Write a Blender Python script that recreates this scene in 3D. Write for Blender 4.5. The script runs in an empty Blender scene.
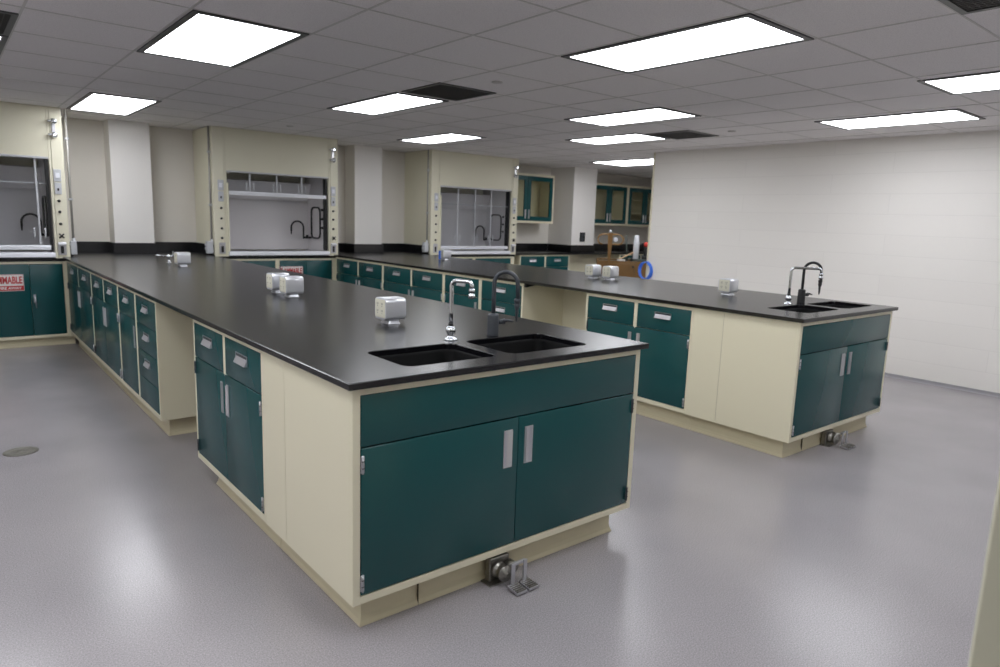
import bpy, bmesh, math, random
from mathutils import Vector, Matrix
C = bpy.context.scene.collection
PI = math.pi
random.seed(4)

# ------------------------------------------------------------------ materials
def lin(c):
    f = lambda v: v / 12.92 if v <= .04045 else ((v + .055) / 1.055) ** 2.4
    return tuple(f(v / 255.) for v in c) + (1.,)

def mat(name, rgb, rough=.5, metal=0., spec=.5, bump=0., scale=60., var=0., coat=0., coat_rough=.1):
    m = bpy.data.materials.new(name); m.use_nodes = True
    nt = m.node_tree; b = nt.nodes['Principled BSDF']
    b.inputs['Base Color'].default_value = lin(rgb)
    b.inputs['Roughness'].default_value = rough
    b.inputs['Metallic'].default_value = metal
    b.inputs['Specular IOR Level'].default_value = spec
    b.inputs['Coat Weight'].default_value = coat
    b.inputs['Coat Roughness'].default_value = coat_rough
    if bump or var:
        tc = nt.nodes.new('ShaderNodeTexCoord'); n = nt.nodes.new('ShaderNodeTexNoise')
        n.inputs['Scale'].default_value = scale; n.inputs['Detail'].default_value = 4
        nt.links.new(tc.outputs['Object'], n.inputs['Vector'])
        if bump:
            bp = nt.nodes.new('ShaderNodeBump'); bp.inputs['Strength'].default_value = bump
            bp.inputs['Distance'].default_value = .002
            nt.links.new(n.outputs['Fac'], bp.inputs['Height']); nt.links.new(bp.outputs['Normal'], b.inputs['Normal'])
        if var:
            mx = nt.nodes.new('ShaderNodeMix'); mx.data_type = 'RGBA'
            c = lin(rgb)
            mx.inputs['A'].default_value = tuple(v * (1 - var) for v in c[:3]) + (1,)
            mx.inputs['B'].default_value = tuple(min(1, v * (1 + var)) for v in c[:3]) + (1,)
            nt.links.new(n.outputs['Fac'], mx.inputs['Factor']); nt.links.new(mx.outputs['Result'], b.inputs['Base Color'])
    return m

def emis(name, rgb, s):
    m = bpy.data.materials.new(name); m.use_nodes = True
    b = m.node_tree.nodes['Principled BSDF']
    b.inputs['Base Color'].default_value = (.8, .8, .8, 1)
    b.inputs['Emission Color'].default_value = lin(rgb); b.inputs['Emission Strength'].default_value = s
    return m

def glass(name, rgb, fac=.9):
    m = bpy.data.materials.new(name); m.use_nodes = True
    nt = m.node_tree; nt.nodes.clear()
    o = nt.nodes.new('ShaderNodeOutputMaterial'); mx = nt.nodes.new('ShaderNodeMixShader')
    t = nt.nodes.new('ShaderNodeBsdfTransparent'); t.inputs['Color'].default_value = lin(rgb)
    g = nt.nodes.new('ShaderNodeBsdfGlossy'); g.inputs['Roughness'].default_value = .03
    fr = nt.nodes.new('ShaderNodeFresnel'); fr.inputs['IOR'].default_value = 1.35
    ge = nt.nodes.new('ShaderNodeNewGeometry'); iv = nt.nodes.new('ShaderNodeMath'); iv.operation = 'SUBTRACT'; iv.inputs[0].default_value = 1
    mu = nt.nodes.new('ShaderNodeMath'); mu.operation = 'MULTIPLY'
    nt.links.new(ge.outputs['Backfacing'], iv.inputs[1]); nt.links.new(iv.outputs[0], mu.inputs[0]); nt.links.new(fr.outputs[0], mu.inputs[1])
    nt.links.new(mu.outputs[0], mx.inputs[0]); nt.links.new(t.outputs[0], mx.inputs[1]); nt.links.new(g.outputs[0], mx.inputs[2])
    nt.links.new(mx.outputs[0], o.inputs['Surface'])
    return m

M = {}
M['cream'] = mat('cream_paint', (230, 224, 198), .38, bump=.02, scale=300)
M['hood_cream'] = mat('hood_cream_paint', (228, 224, 202), .4, bump=.02, scale=300)
M['teal'] = mat('teal_paint', (15, 75, 77), .27, bump=.01, scale=250)
M['cove'] = mat('tan_vinyl_cove', (211, 202, 172), .5, bump=.05, scale=120)
M['epoxy'] = mat('black_epoxy_resin', (11, 11, 15), .24, spec=.72)
M['sink'] = mat('black_sink_resin', (5, 5, 6), .65, spec=.2)
M['black'] = mat('black_plastic', (22, 22, 24), .4)
M['dgrey'] = mat('dark_grey_coated_metal', (62, 66, 72), .38)
M['steel'] = mat('brushed_steel', (205, 205, 210), .32, metal=1., bump=.02, scale=200)
M['dsteel'] = mat('worn_steel', (150, 148, 142), .38, metal=1., bump=.05, scale=150, var=.25)
M['chrome'] = mat('chrome', (225, 228, 232), .1, metal=1.)
M['alu'] = mat('cast_aluminium', (226, 228, 233), .34, metal=.7, bump=.05, scale=300)
M['pullmetal'] = mat('satin_pull_metal', (208, 207, 210), .35, metal=.55)
M['galv'] = mat('galvanised_conduit', (165, 163, 158), .45, metal=.4)
M['ivory'] = mat('ivory_plastic', (232, 230, 212), .4)
M['white'] = mat('white_enamel', (232, 234, 240), .3)
M['lgrey'] = mat('light_grey_plastic', (196, 198, 202), .4)
M['liner'] = mat('grey_hood_liner', (226, 223, 224), .5, bump=.02, scale=80)
M['worktray'] = mat('pale_hood_floor', (228, 226, 230), .4)
M['wall'] = mat('off_white_wall_paint', (226, 221, 213), .6, bump=.06, scale=160)
M['wallpale'] = mat('pale_column_paint', (236, 233, 229), .6, bump=.06, scale=160)
M['lightframe'] = mat('dark_fixture_trim', (70, 70, 70), .4)
M['vent'] = mat('dark_vent_grille', (62, 60, 58), .5)
M['tbar'] = mat('ceiling_grid_bar', (205, 203, 200), .5)
M['diff'] = emis('lit_diffuser', (248, 250, 255), 9.0)
M['glass'] = glass('sash_glass', (244, 245, 246))
M['cabglass'] = glass('cabinet_glass', (244, 244, 240))
M['red'] = mat('sign_red', (190, 30, 36), .45)
M['signwhite'] = mat('sign_white', (236, 234, 232), .45)
M['blue'] = mat('blue_plastic', (70, 130, 240), .4)
M['toolred'] = mat('red_plastic', (190, 52, 40), .4)
M['wood'] = mat('pale_timber', (214, 180, 140), .6, var=.15, scale=20)
M['cartbrown'] = mat('golden_brown_enamel', (118, 86, 44), .45, var=.2, scale=9, bump=.05)
M['cartdark'] = mat('dark_green_tray', (38, 48, 42), .5)
M['drain'] = mat('worn_drain_brass', (112, 110, 102), .5, metal=.2, var=.25, scale=60, bump=.2)
M['groove'] = mat('panel_gap', (96, 88, 70), .8)
M['flange'] = mat('grey_floor_cove', (150, 148, 152), .5)
M['jamb'] = mat('yellowish_entry_paint', (216, 214, 190), .5, bump=.04, scale=150)
M['brass'] = mat('fixture_ochre', (140, 104, 54), .4)

def floor_mat():
    m = mat('grey_speckled_epoxy_floor', (150, 146, 152), .34, spec=.5)
    nt = m.node_tree; b = nt.nodes['Principled BSDF']
    tc = nt.nodes.new('ShaderNodeTexCoord')
    n1 = nt.nodes.new('ShaderNodeTexNoise'); n1.inputs['Scale'].default_value = 200; n1.inputs['Detail'].default_value = 3
    n2 = nt.nodes.new('ShaderNodeTexNoise'); n2.inputs['Scale'].default_value = 1.6; n2.inputs['Detail'].default_value = 5
    n3 = nt.nodes.new('ShaderNodeTexNoise'); n3.inputs['Scale'].default_value = 120; n3.inputs['Detail'].default_value = 2
    for n in (n1, n2, n3): nt.links.new(tc.outputs['Object'], n.inputs['Vector'])
    r1 = nt.nodes.new('ShaderNodeValToRGB')
    r1.color_ramp.elements[0].position = .3; r1.color_ramp.elements[0].color = lin((140, 136, 139))
    r1.color_ramp.elements[1].position = .7; r1.color_ramp.elements[1].color = lin((178, 173, 176))
    nt.links.new(n1.outputs['Fac'], r1.inputs[0])
    r2 = nt.nodes.new('ShaderNodeValToRGB')
    r2.color_ramp.elements[0].position = .3; r2.color_ramp.elements[0].color = (.86, .86, .87, 1)
    r2.color_ramp.elements[1].position = .7; r2.color_ramp.elements[1].color = (1, 1, 1, 1)
    nt.links.new(n2.outputs['Fac'], r2.inputs[0])
    mx = nt.nodes.new('ShaderNodeMix'); mx.data_type = 'RGBA'; mx.blend_type = 'MULTIPLY'
    mx.inputs['Factor'].default_value = 1
    nt.links.new(r1.outputs[0], mx.inputs['A']); nt.links.new(r2.outputs[0], mx.inputs['B'])
    nt.links.new(mx.outputs['Result'], b.inputs['Base Color'])
    bp = nt.nodes.new('ShaderNodeBump'); bp.inputs['Strength'].default_value = .22; bp.inputs['Distance'].default_value = .0015
    nt.links.new(n3.outputs['Fac'], bp.inputs['Height']); nt.links.new(bp.outputs['Normal'], b.inputs['Normal'])
    mr = nt.nodes.new('ShaderNodeMapRange'); mr.inputs['To Min'].default_value = .2; mr.inputs['To Max'].default_value = .28
    nt.links.new(n2.outputs['Fac'], mr.inputs['Value']); nt.links.new(mr.outputs[0], b.inputs['Roughness'])
    return m

def block_mat():
    m = mat('painted_concrete_block', (238, 234, 228), .5)
    nt = m.node_tree; b = nt.nodes['Principled BSDF']
    tc = nt.nodes.new('ShaderNodeTexCoord'); sp = nt.nodes.new('ShaderNodeSeparateXYZ'); cb = nt.nodes.new('ShaderNodeCombineXYZ')
    nt.links.new(tc.outputs['Object'], sp.inputs[0])
    nt.links.new(sp.outputs['Y'], cb.inputs['X']); nt.links.new(sp.outputs['Z'], cb.inputs['Y'])
    br = nt.nodes.new('ShaderNodeTexBrick'); br.offset = .37
    br.inputs['Scale'].default_value = 1; br.inputs['Brick Width'].default_value = 1.6256; br.inputs['Row Height'].default_value = .2032
    br.inputs['Mortar Size'].default_value = .0045; br.inputs['Mortar Smooth'].default_value = .6
    br.inputs['Color1'].default_value = lin((241, 238, 233)); br.inputs['Color2'].default_value = lin((239, 236, 231))
    br.inputs['Mortar'].default_value = lin((234, 231, 226))
    nt.links.new(cb.outputs[0], br.inputs['Vector'])
    nt.links.new(br.outputs['Color'], b.inputs['Base Color'])
    n = nt.nodes.new('ShaderNodeTexNoise'); n.inputs['Scale'].default_value = 120; n.inputs['Detail'].default_value = 4
    nt.links.new(tc.outputs['Object'], n.inputs['Vector'])
    ma = nt.nodes.new('ShaderNodeMath'); ma.operation = 'MULTIPLY_ADD'; ma.inputs[1].default_value = -1.0
    nt.links.new(br.outputs['Fac'], ma.inputs[0])
    m2 = nt.nodes.new('ShaderNodeMath'); m2.operation = 'MULTIPLY'; m2.inputs[1].default_value = .25
    nt.links.new(n.outputs['Fac'], m2.inputs[0]); nt.links.new(m2.outputs[0], ma.inputs[2])
    bp = nt.nodes.new('ShaderNodeBump'); bp.inputs['Strength'].default_value = .35; bp.inputs['Distance'].default_value = .003
    nt.links.new(ma.outputs[0], bp.inputs['Height']); nt.links.new(bp.outputs['Normal'], b.inputs['Normal'])
    return m

def tile_mat():
    m = mat('pitted_ceiling_tile', (216, 213, 213), .8)
    nt = m.node_tree; b = nt.nodes['Principled BSDF']
    tc = nt.nodes.new('ShaderNodeTexCoord')
    n = nt.nodes.new('ShaderNodeTexNoise'); n.inputs['Scale'].default_value = 190; n.inputs['Detail'].default_value = 5
    nt.links.new(tc.outputs['Object'], n.inputs['Vector'])
    r = nt.nodes.new('ShaderNodeValToRGB')
    r.color_ramp.elements[0].position = .3; r.color_ramp.elements[0].color = lin((222, 219, 220))
    r.color_ramp.elements[1].position = .55; r.color_ramp.elements[1].color = lin((240, 237, 237))
    nt.links.new(n.outputs['Fac'], r.inputs[0]); nt.links.new(r.outputs[0], b.inputs['Base Color'])
    bp = nt.nodes.new('ShaderNodeBump'); bp.inputs['Strength'].default_value = .4; bp.inputs['Distance'].default_value = .002
    nt.links.new(n.outputs['Fac'], bp.inputs['Height']); nt.links.new(bp.outputs['Normal'], b.inputs['Normal'])
    return m
M['floor'] = floor_mat(); M['block'] = block_mat(); M['tile'] = tile_mat()

# ------------------------------------------------------------------ mesh builder
class MB:
    def __init__(s): s.bm = bmesh.new(); s.ms = []
    def mi(s, m):
        if m not in s.ms: s.ms.append(m)
        return s.ms.index(m)
    def faces_from(s, verts, faces, m, smooth=False):
        i = s.mi(m); vs = [s.bm.verts.new(v) for v in verts]
        for f in faces:
            try:
                fc = s.bm.faces.new([vs[k] for k in f]); fc.material_index = i; fc.smooth = smooth
            except ValueError: pass
        return vs
    def box(s, x0, x1, y0, y1, z0, z1, m, bev=0., seg=1):
        t = bmesh.new(); bmesh.ops.create_cube(t, size=1)
        for v in t.verts:
            v.co = Vector(((x0 + x1) / 2 + v.co.x * (x1 - x0), (y0 + y1) / 2 + v.co.y * (y1 - y0), (z0 + z1) / 2 + v.co.z * (z1 - z0)))
        if bev: bmesh.ops.bevel(t, geom=t.edges[:], offset=bev, segments=seg, affect='EDGES', profile=.5)
        s.merge(t, m, seg > 1); return s
    def merge(s, t, m, smooth=False, mx=None):
        i = s.mi(m); mp = {}
        for v in t.verts: mp[v] = s.bm.verts.new(mx @ v.co if mx else v.co)
        for f in t.faces:
            try:
                n = s.bm.faces.new([mp[v] for v in f.verts]); n.material_index = i; n.smooth = smooth
            except ValueError: pass
        t.free()
    def loft(s, rings, m, cap0=True, cap1=True, smooth=True, closed=True):
        i = s.mi(m); R = [[s.bm.verts.new(p) for p in r] for r in rings]; n = len(R[0])
        for a, b in zip(R, R[1:]):
            for k in range(n if closed else n - 1):
                f = s.bm.faces.new((a[k], a[(k + 1) % n], b[(k + 1) % n], b[k])); f.material_index = i; f.smooth = smooth
        if cap0: f = s.bm.faces.new(R[0][::-1]); f.material_index = i
        if cap1: f = s.bm.faces.new(R[-1]); f.material_index = i
        return s
    def tube(s, pts, r, m, n=12, cap=True):
        pts = [Vector(p) for p in pts]; rs = r if isinstance(r, (list, tuple)) else [r] * len(pts)
        rings = []; prev = None
        for k, p in enumerate(pts):
            a = pts[max(k - 1, 0)]; b = pts[min(k + 1, len(pts) - 1)]
            d = (b - a).normalized()
            if prev is None:
                u = d.cross(Vector((0, 0, 1)))
                if u.length < 1e-3: u = d.cross(Vector((1, 0, 0)))
            else: u = prev - d * prev.dot(d)
            u.normalize(); prev = u; w = d.cross(u)
            rings.append([p + (u * math.cos(2 * PI * q / n) + w * math.sin(2 * PI * q / n)) * rs[k] for q in range(n)])
        return s.loft(rings, m, cap, cap)
    def ring(s, pts, r, m, n=8):
        pts = [Vector(p) for p in pts]; N = len(pts); i = s.mi(m); R = []
        nrm = (pts[0] - pts[N // 3]).cross(pts[0] - pts[2 * N // 3]).normalized()
        for k in range(N):
            d = (pts[(k + 1) % N] - pts[k - 1]).normalized(); u = d.cross(nrm)
            R.append([s.bm.verts.new(pts[k] + (u * math.cos(2 * PI * q / n) + nrm * math.sin(2 * PI * q / n)) * r) for q in range(n)])
        for k in range(N):
            a, b = R[k], R[(k + 1) % N]
            for q in range(n):
                f = s.bm.faces.new((a[q], a[(q + 1) % n], b[(q + 1) % n], b[q])); f.material_index = i; f.smooth = True
        return s
    def lathe(s, prof, c, m, n=20, axis='z'):
        c = Vector(c); rings = []
        for r, h in prof:
            g = []
            for q in range(n):
                a = 2 * PI * q / n; x, y = r * math.cos(a), r * math.sin(a)
                g.append(c + (Vector((x, y, h)) if axis == 'z' else Vector((x, -h, y)) if axis == 'y' else Vector((h, x, y))))
            rings.append(g)
        return s.loft(rings, m)
    def prism(s, poly, axis, a0, a1, m):
        f = {'x': lambda p, a: (a, p[0], p[1]), 'y': lambda p, a: (p[0], a, p[1]), 'z': lambda p, a: (p[0], p[1], a)}[axis]
        return s.loft([[Vector(f(p, a0)) for p in poly], [Vector(f(p, a1)) for p in poly]], m, smooth=False)
    def xform(s, mx): bmesh.ops.transform(s.bm, matrix=mx, verts=s.bm.verts[:]); return s
    def mesh(s, name):
        bmesh.ops.recalc_face_normals(s.bm, faces=s.bm.faces[:])
        me = bpy.data.meshes.new(name); s.bm.to_mesh(me); s.bm.free()
        for m in s.ms: me.materials.append(M[m])
        return me
    def build(s, name, parent=None, loc=None):
        return link(name, s.mesh(name), parent, loc)

def link(name, me, parent=None, loc=None, rz=0.):
    o = bpy.data.objects.new(name, me); C.objects.link(o)
    if parent: o.parent = parent
    if loc: o.location = loc
    if rz: o.rotation_euler = (0, 0, rz)
    return o
def tag(o, label, cat, group=None, kind=None):
    o['label'] = label; o['category'] = cat
    if group: o['group'] = group
    if kind: o['kind'] = kind
    return o
def thing(name, label, cat, loc=(0, 0, 0), rz=0., group=None):
    o = bpy.data.objects.new(name, None); C.objects.link(o); o.empty_display_size = .1
    o.location = loc; o.rotation_euler = (0, 0, rz)
    return tag(o, label, cat, group)
def struct(o): o['kind'] = 'structure'; return o
def rrect(x0, x1, y0, y1, r, n=5):
    p = []
    for cx, cy, a in ((x1 - r, y1 - r, 0), (x0 + r, y1 - r, 90), (x0 + r, y0 + r, 180), (x1 - r, y0 + r, 270)):
        for k in range(n + 1):
            t = math.radians(a + 90 * k / n); p.append((cx + r * math.cos(t), cy + r * math.sin(t)))
    return p

# ------------------------------------------------------------------ dimensions
HT, T = .914, .024            # worktop height and thickness
CT = HT - T                   # cabinet top
CH = 2.383                    # ceiling
GX, GY, FT = .047, 1.710, .6096
XW = 6.44                     # right wall
YB = 7.15                     # back wall behind the hoods
YA = 7.30                     # back wall of the alcove

# ------------------------------------------------------------------ setting
struct(MB().box(-5.2, 10.7, -6.7, 7.6, -.12, 0, 'floor').build('floor'))
struct(MB().box(-5.2, 10.7, -6.7, 7.6, CH, CH + .1, 'tile').build('ceiling'))
struct(MB().box(-5.2, 6.20, YB, YB + .15, 0, CH, 'wall').build('wall_back'))
struct(MB().box(6.20, 10.5, YA, YA + .15, 0, CH, 'wall').build('wall_alcove_back'))
struct(MB().box(XW, XW + .2, -6.5, 4.0, 0, CH, 'block').build('wall_right'))
struct(MB().box(XW + .2, 10.5, 3.85, 4.0, 0, CH, 'block').build('wall_alcove_front'))
struct(MB().box(10.5, 10.65, 3.85, 7.45, 0, CH, 'wall').build('wall_alcove_right'))
struct(MB().box(-4.35, -4.2, -6.5, 7.3, 0, CH, 'wall').build('wall_left'))
struct(MB().box(-5.15, 6.64, -6.65, -6.5, 0, CH, 'wall').build('wall_front'))
struct(MB().box(.19, .75, -3.0, -1.655, 0, CH, 'jamb', .004).build('wall_entry'))
struct(MB().box(XW - .006, XW + .05, 3.985, 4.012, 0, CH, 'cream', .003).build('trim_1'))
struct(MB().prism([(XW, 0), (XW, .035), (XW - .004, .035), (XW - .008, .012), (XW - .022, 0)], 'y', -6.5, 3.985, 'flange').build('baseboard_right'))
# columns (boxed pipe chases on the back wall)
struct(MB().box(.580, .990, 6.86, YB, 0, CH, 'wallpale').build('wall_column'))
struct(MB().box(3.562, 3.99, 6.86, YB, 0, CH, 'wallpale').build('wall_column'))
struct(MB().box(7.68, 8.25, 6.70, YA, HT, CH, 'wallpale').build('wall_column'))

# lights and vents (grid cells i across, j away from the camera)
def cell(i, j): return GX + i * FT, GY + j * FT
def light(x, y, label, sx=FT, sy=2 * FT):
    t = thing('ceiling_light', label, 'ceiling light', (x, y, CH), 0, 'ceiling light panels')
    e = .012
    f = MB()
    # trim: sloping recessed frame around the diffuser
    o = [(e, e), (sx - e, e), (sx - e, sy - e), (e, sy - e)]
    n = [(.045, .045), (sx - .045, .045), (sx - .045, sy - .045), (.045, sy - .045)]
    rings = [[Vector((p[0], p[1], 0)) for p in o], [Vector((p[0], p[1], -.008)) for p in o], [Vector((p[0], p[1], -.008)) for p in n], [Vector((p[0], p[1], 0)) for p in n]]
    f.loft(rings, 'lightframe', False, False, False)
    f.build('frame', t)
    MB().box(.045, sx - .045, .045, sy - .045, -.0055, -.0005, 'diff').build('diffuser', t)
    return t
def vent(x, y, label, s=FT):
    t = thing('ceiling_vent', label, 'vent', (x, y, CH), 0, 'ceiling return vents')
    f = MB()
    for a in ((.012, s - .012, .012, .04), (.012, s - .012, s - .04, s - .012), (.012, .04, .04, s - .04), (s - .04, s - .012, .04, s - .04)):
        f.box(*a, -.008, 0, 'lightframe')
    f.build('frame', t)
    g = MB(); g.box(.04, s - .04, .04, s - .04, -.002, -.0004, 'vent')
    for k in range(1, 20): g.box(.04 + k * (s - .08) / 20 - .002, .04 + k * (s - .08) / 20 + .002, .04, s - .04, -.005, -.002, 'vent')
    for k in range(1, 20): g.box(.04, s - .04, .04 + k * (s - .08) / 20 - .002, .04 + k * (s - .08) / 20 + .002, -.0045, -.002, 'vent')
    g.build('grille', t)
x, y = cell(0, 0); light(x, y, 'large white ceiling light panel above the middle of the left bench')
light(.106, 4.93, 'ceiling light panel over the far end of the left bench, before the wall column', .58, 1.38)
x, y = cell(3, -3); light(x, y, 'largest white ceiling light panel, above the aisle between the two bench sinks')
light(1.835, 2.85, 'ceiling light panel touching a square vent, over the aisle before the open hood', .52, 1.24)
vent(1.845, 2.27, 'dark square ceiling vent touching the light panel above the middle aisle', .54)
light(3.57, 4.59, 'ceiling light panel over the far end of the right bench, before the closed hood', .53, 1.2)
light(3.605, 1.72, 'ceiling light panel above the middle of the right bench', .6, 1.12)
light(4.76, 2.91, 'ceiling light panel with a vent touching it, between the right bench and the block wall', .59, 1.09)
vent(4.87, 2.35, 'dark square ceiling vent before the block wall, touching a light panel', .56)
light(5.03, .05, 'long ceiling light panel close along the top of the white block wall', .64, 1.13)
x, y = cell(6, -5); light(x + .1, y + .04, 'ceiling light panel cut by the right edge of the photo')
light(7.05, 4.5, 'ceiling light panel in the alcove past the end of the block wall', .83, 1.3)
vent(1.905, -1.335, 'dark square ceiling vent in the top right corner of the photo')
light(-1.165, 3.07, 'ceiling light panel cut by the left edge of the photo, behind a square vent')
vent(-1.165, 2.46, 'dark square ceiling vent in the top left corner of the photo')
for i, j, l in ((0, -5, 'added unseen ceiling light panel over the floor in front of the left bench'), (3, -8, 'added unseen ceiling light panel behind the camera, in line with the aisle'),
                (-2, -3, 'added unseen ceiling light panel over the open floor left of the camera'),
                (-6, 1, 'added unseen ceiling light panel along the left wall, beyond the left edge of the photo'), (-6, -4, 'added unseen ceiling light panel along the left wall, beside the camera'),
                (-4, -4, 'added unseen ceiling light panel over the open floor, second from the left wall'), (7, -10, 'added unseen ceiling light panel near the front wall, right half of the room')):
    x, y = cell(i, j); light(x, y, l)  # unseen panels added to light the benches and floor from outside the view

# ceiling grid bars
g = MB()
for i in range(-8, 18):
    x = GX + i * FT
    g.box(x - .006, x + .006, -6.5, YB if x < 6.3 else YA, CH - .003, CH, 'tbar')
for j in range(-13, 10):
    y = GY + j * FT
    g.box(-5, XW if y < 4 else 10.5, y - .0045, y + .0045, CH - .0028, CH, 'tbar')
struct(g.build('trim_2'))

# small flush ceiling discs
for x, y, l in ((2.15, 5.65, 'small round white sprinkler cap in the ceiling before the open hood'),
                (2.12, 1.96, 'small round white sprinkler cap in the ceiling beside the middle aisle vent'),
                (5.19, 2.07, 'small round white sprinkler cap in the ceiling near the block wall vent')):
    tag(MB().lathe([(.04, 0), (.04, -.004), (.034, -.009), (.001, -.011)], (x, y, CH), 'tbar').build('sprinkler_cap'), l, 'sprinkler', 'ceiling sprinkler caps')
tag(MB().lathe([(.088, 0), (.088, .003), (.07, .005), (.068, .003), (.02, .003), (.018, .006), (.001, .006)], (-.69, 2.81, 0), 'drain', 28).build('floor_drain'),
    'round worn metal drain cover set in the grey floor left of the left bench', 'floor drain')

# ------------------------------------------------------------------ casework parts (front faces -y)
def pull_mesh(w=.145, h=.046):
    b = MB()
    # recessed cup: rim, flat dark plate painting the recess shade above, bright tray sloping outwards
    b.box(-w / 2, w / 2, -.003, .001, h / 2 - .004, h / 2, 'steel')
    b.box(-w / 2, -w / 2 + .003, -.003, .001, -h / 2, h / 2, 'steel'); b.box(w / 2 - .003, w / 2, -.003, .001, -h / 2, h / 2, 'steel')
    b.box(-w / 2 + .003, w / 2 - .003, -.001, .001, -h / 2 + .012, h / 2 - .004, 'dgrey')
    b.prism([(.001, -h / 2), (-.014, -h / 2), (-.014, -h / 2 + .003), (-.001, h / 2 - .016), (.001, h / 2 - .016)], 'x', -w / 2 + .003, w / 2 - .003, 'pullmetal')
    return b.mesh('drawer_pull')
def handle_mesh(side, w=.042, h=.152):
    b = MB()
    for a in ((-w / 2, w / 2, h / 2 - .004, h / 2), (-w / 2, w / 2, -h / 2, -h / 2 + .004), (-w / 2, -w / 2 + .004, -h / 2, h / 2), (w / 2 - .004, w / 2, -h / 2, h / 2)):
        b.box(a[0], a[1], -.003, .001, a[2], a[3], 'pullmetal')
    b.box(-w / 2 + .004, w / 2 - .004, -.0008, .001, -h / 2 + .004, h / 2 - .004, 'steel')
    s = side
    b.prism([(s * (w / 2 - .004), -.009), (s * (w / 2 - .004), .001), (-s * (w / 2 - .018), .001), (-s * (w / 2 - .018), -.001)], 'z', -h / 2 + .004, h / 2 - .004, 'pullmetal')
    return b.mesh('handle')
def hinge_mesh(m='steel'):
    b = MB()
    b.tube([(0, -.004, -.032), (0, -.004, .032)], .0036, m, 10)
    b.box(-.007, .007, -.003, 0, -.030, .030, m, .001)
    for z in (-.012, .012): b.box(-.0042, .0042, -.0082, -.002, z - .0012, z + .0012, 'black')
    return b.mesh('hinge')
PULL = pull_mesh(); HANDLE = {1: handle_mesh(1), -1: handle_mesh(-1)}; HINGE = hinge_mesh(); HINGED = hinge_mesh('dgrey')
HANDLEN = {1: handle_mesh(1, .03, .152), -1: handle_mesh(-1, .03, .152)}

def carcass(t, w, depth, stiles, rails, z0=.124, z1=CT, seams=(), name='carcass', m='cream', hollow=False):
    b = MB()
    ys = [.02] + list(seams) + [depth]
    if hollow:
        for a, e in zip([.02, seams[0] + .0012], [seams[0] - .0012, depth]):
            b.box(0, .018, a, e, z0, z1, m); b.box(w - .018, w, a, e, z0, z1, m); b.box(.018, w - .018, a, e, z0, z0 + .018, m)
        b.box(.018, w - .018, depth - .018, depth, z0 + .018, z1, m)
        for x0 in (.002, w - .017): b.box(x0, x0 + .015, seams[0] - .01, seams[0] + .01, z0 + .01, z1 - .003, 'groove')
    else:
      for k in range(len(ys) - 1):
        a = ys[k] + (.0012 if k else 0); e = ys[k + 1] - (.0012 if k < len(ys) - 2 else 0)
        b.box(0, w, a, e, z0, z1, m)
    if seams and not hollow: b.box(.002, w - .002, .03, depth - .01, z0 + .01, z1 - .003, 'groove')
    for x0, x1, a, c in stiles: b.box(x0, x1, 0, .0205, a, c, m, .0012)
    for x0, x1, a, c in rails: b.box(x0, x1, .0003, .0205, a, c, m, .0012)
    return b.build(name, t)
def kick(t, x0, x1, y0, y1, flare='f', h=.124, gaps=()):
    b = MB()
    fx0 = .010 if 'l' in flare else 0; fx1 = .010 if 'r' in flare else 0; fy = .010
    def rg(z, k): return [Vector(p) for p in ((x0 - fx0 * k, y0 - fy * k, z), (x1 + fx1 * k, y0 - fy * k, z), (x1 + fx1 * k, y1, z), (x0 - fx0 * k, y1, z))]
    b.loft([rg(0, 1), rg(.006, .95), rg(.018, .35), rg(.03, .1), rg(.036, 0), rg(h, 0)], 'cove', smooth=False)
    for g_ in gaps: b.box(g_ - .0006, g_ + .0006, y0 - .0102, y0 + .002, .0, h - .002, 'groove')
    return b.build('toe_kick', t)
def slab(t, name, x0, x1, z0, z1, m='teal', y0=-.001):
    return MB().box(x0, x1, y0, .0195, z0, z1, m, .0025, 2).build(name, t)
ZD = .682      # split between drawer and door
def drawer(t, x0, x1, z0=ZD + .004, z1=.863, pz=None):
    d = slab(t, 'drawer', x0, x1, z0, z1)
    link('drawer_pull', PULL, d, ((x0 + x1) / 2, -.001, pz if pz else z1 - .066))
def door(t, x0, x1, hinge, z0=.157, z1=ZD - .001, hz=.561, hs=HANDLEN, hx=.04, dark=False, hm=True):
    d = slab(t, 'door', x0, x1, z0, z1)
    if hinge == 'l': hxp, sd, gx = x1 - hx, 1, x0
    else: hxp, sd, gx = x0 + hx, -1, x1
    link('handle', hs[sd], d, (hxp, -.001, hz))
    for z in (z1 - .055, z0 + .045): link('hinge', HINGED if dark else HINGE, d, (gx + (.004 if hinge == 'l' else -.004), -.001, z))
S_ = .022   # stile width
def two_col(t, w, depth, flare='f', kx0=0, kx1=None, seams=()):
    h = w / 2
    carcass(t, w, depth, [(0, S_, .124, CT), (w - S_, w, .124, CT), (h - .016, h + .016, ZD - .012, CT)],
            [(S_, w - S_, .863, CT), (S_, w - S_, .124, .155)], seams=seams)
    kick(t, kx0, w if kx1 is None else kx1, .065, depth - .065, flare)
    if kx0: MB().lathe([(.022, 0), (.022, .012), (.008, .016), (.008, .125)], (.055, .12, 0), 'dsteel', 14).build('levelling_foot', t)
    drawer(t, S_ + .003, h - .019); drawer(t, h + .019, w - S_ - .003)
    door(t, S_ + .003, h - .0015, 'l', dark=True); door(t, h + .0015, w - S_ - .003, 'r')
def one_col(t, w, depth):
    carcass(t, w, depth, [(0, S_, .124, CT), (w - S_, w, .124, CT)], [(S_, w - S_, .863, CT), (S_, w - S_, .124, .155)])
    kick(t, 0, w, .065, depth - .065)
    drawer(t, S_ + .003, w - S_ - .003); door(t, S_ + .003, w - S_ - .003, 'l')
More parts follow.
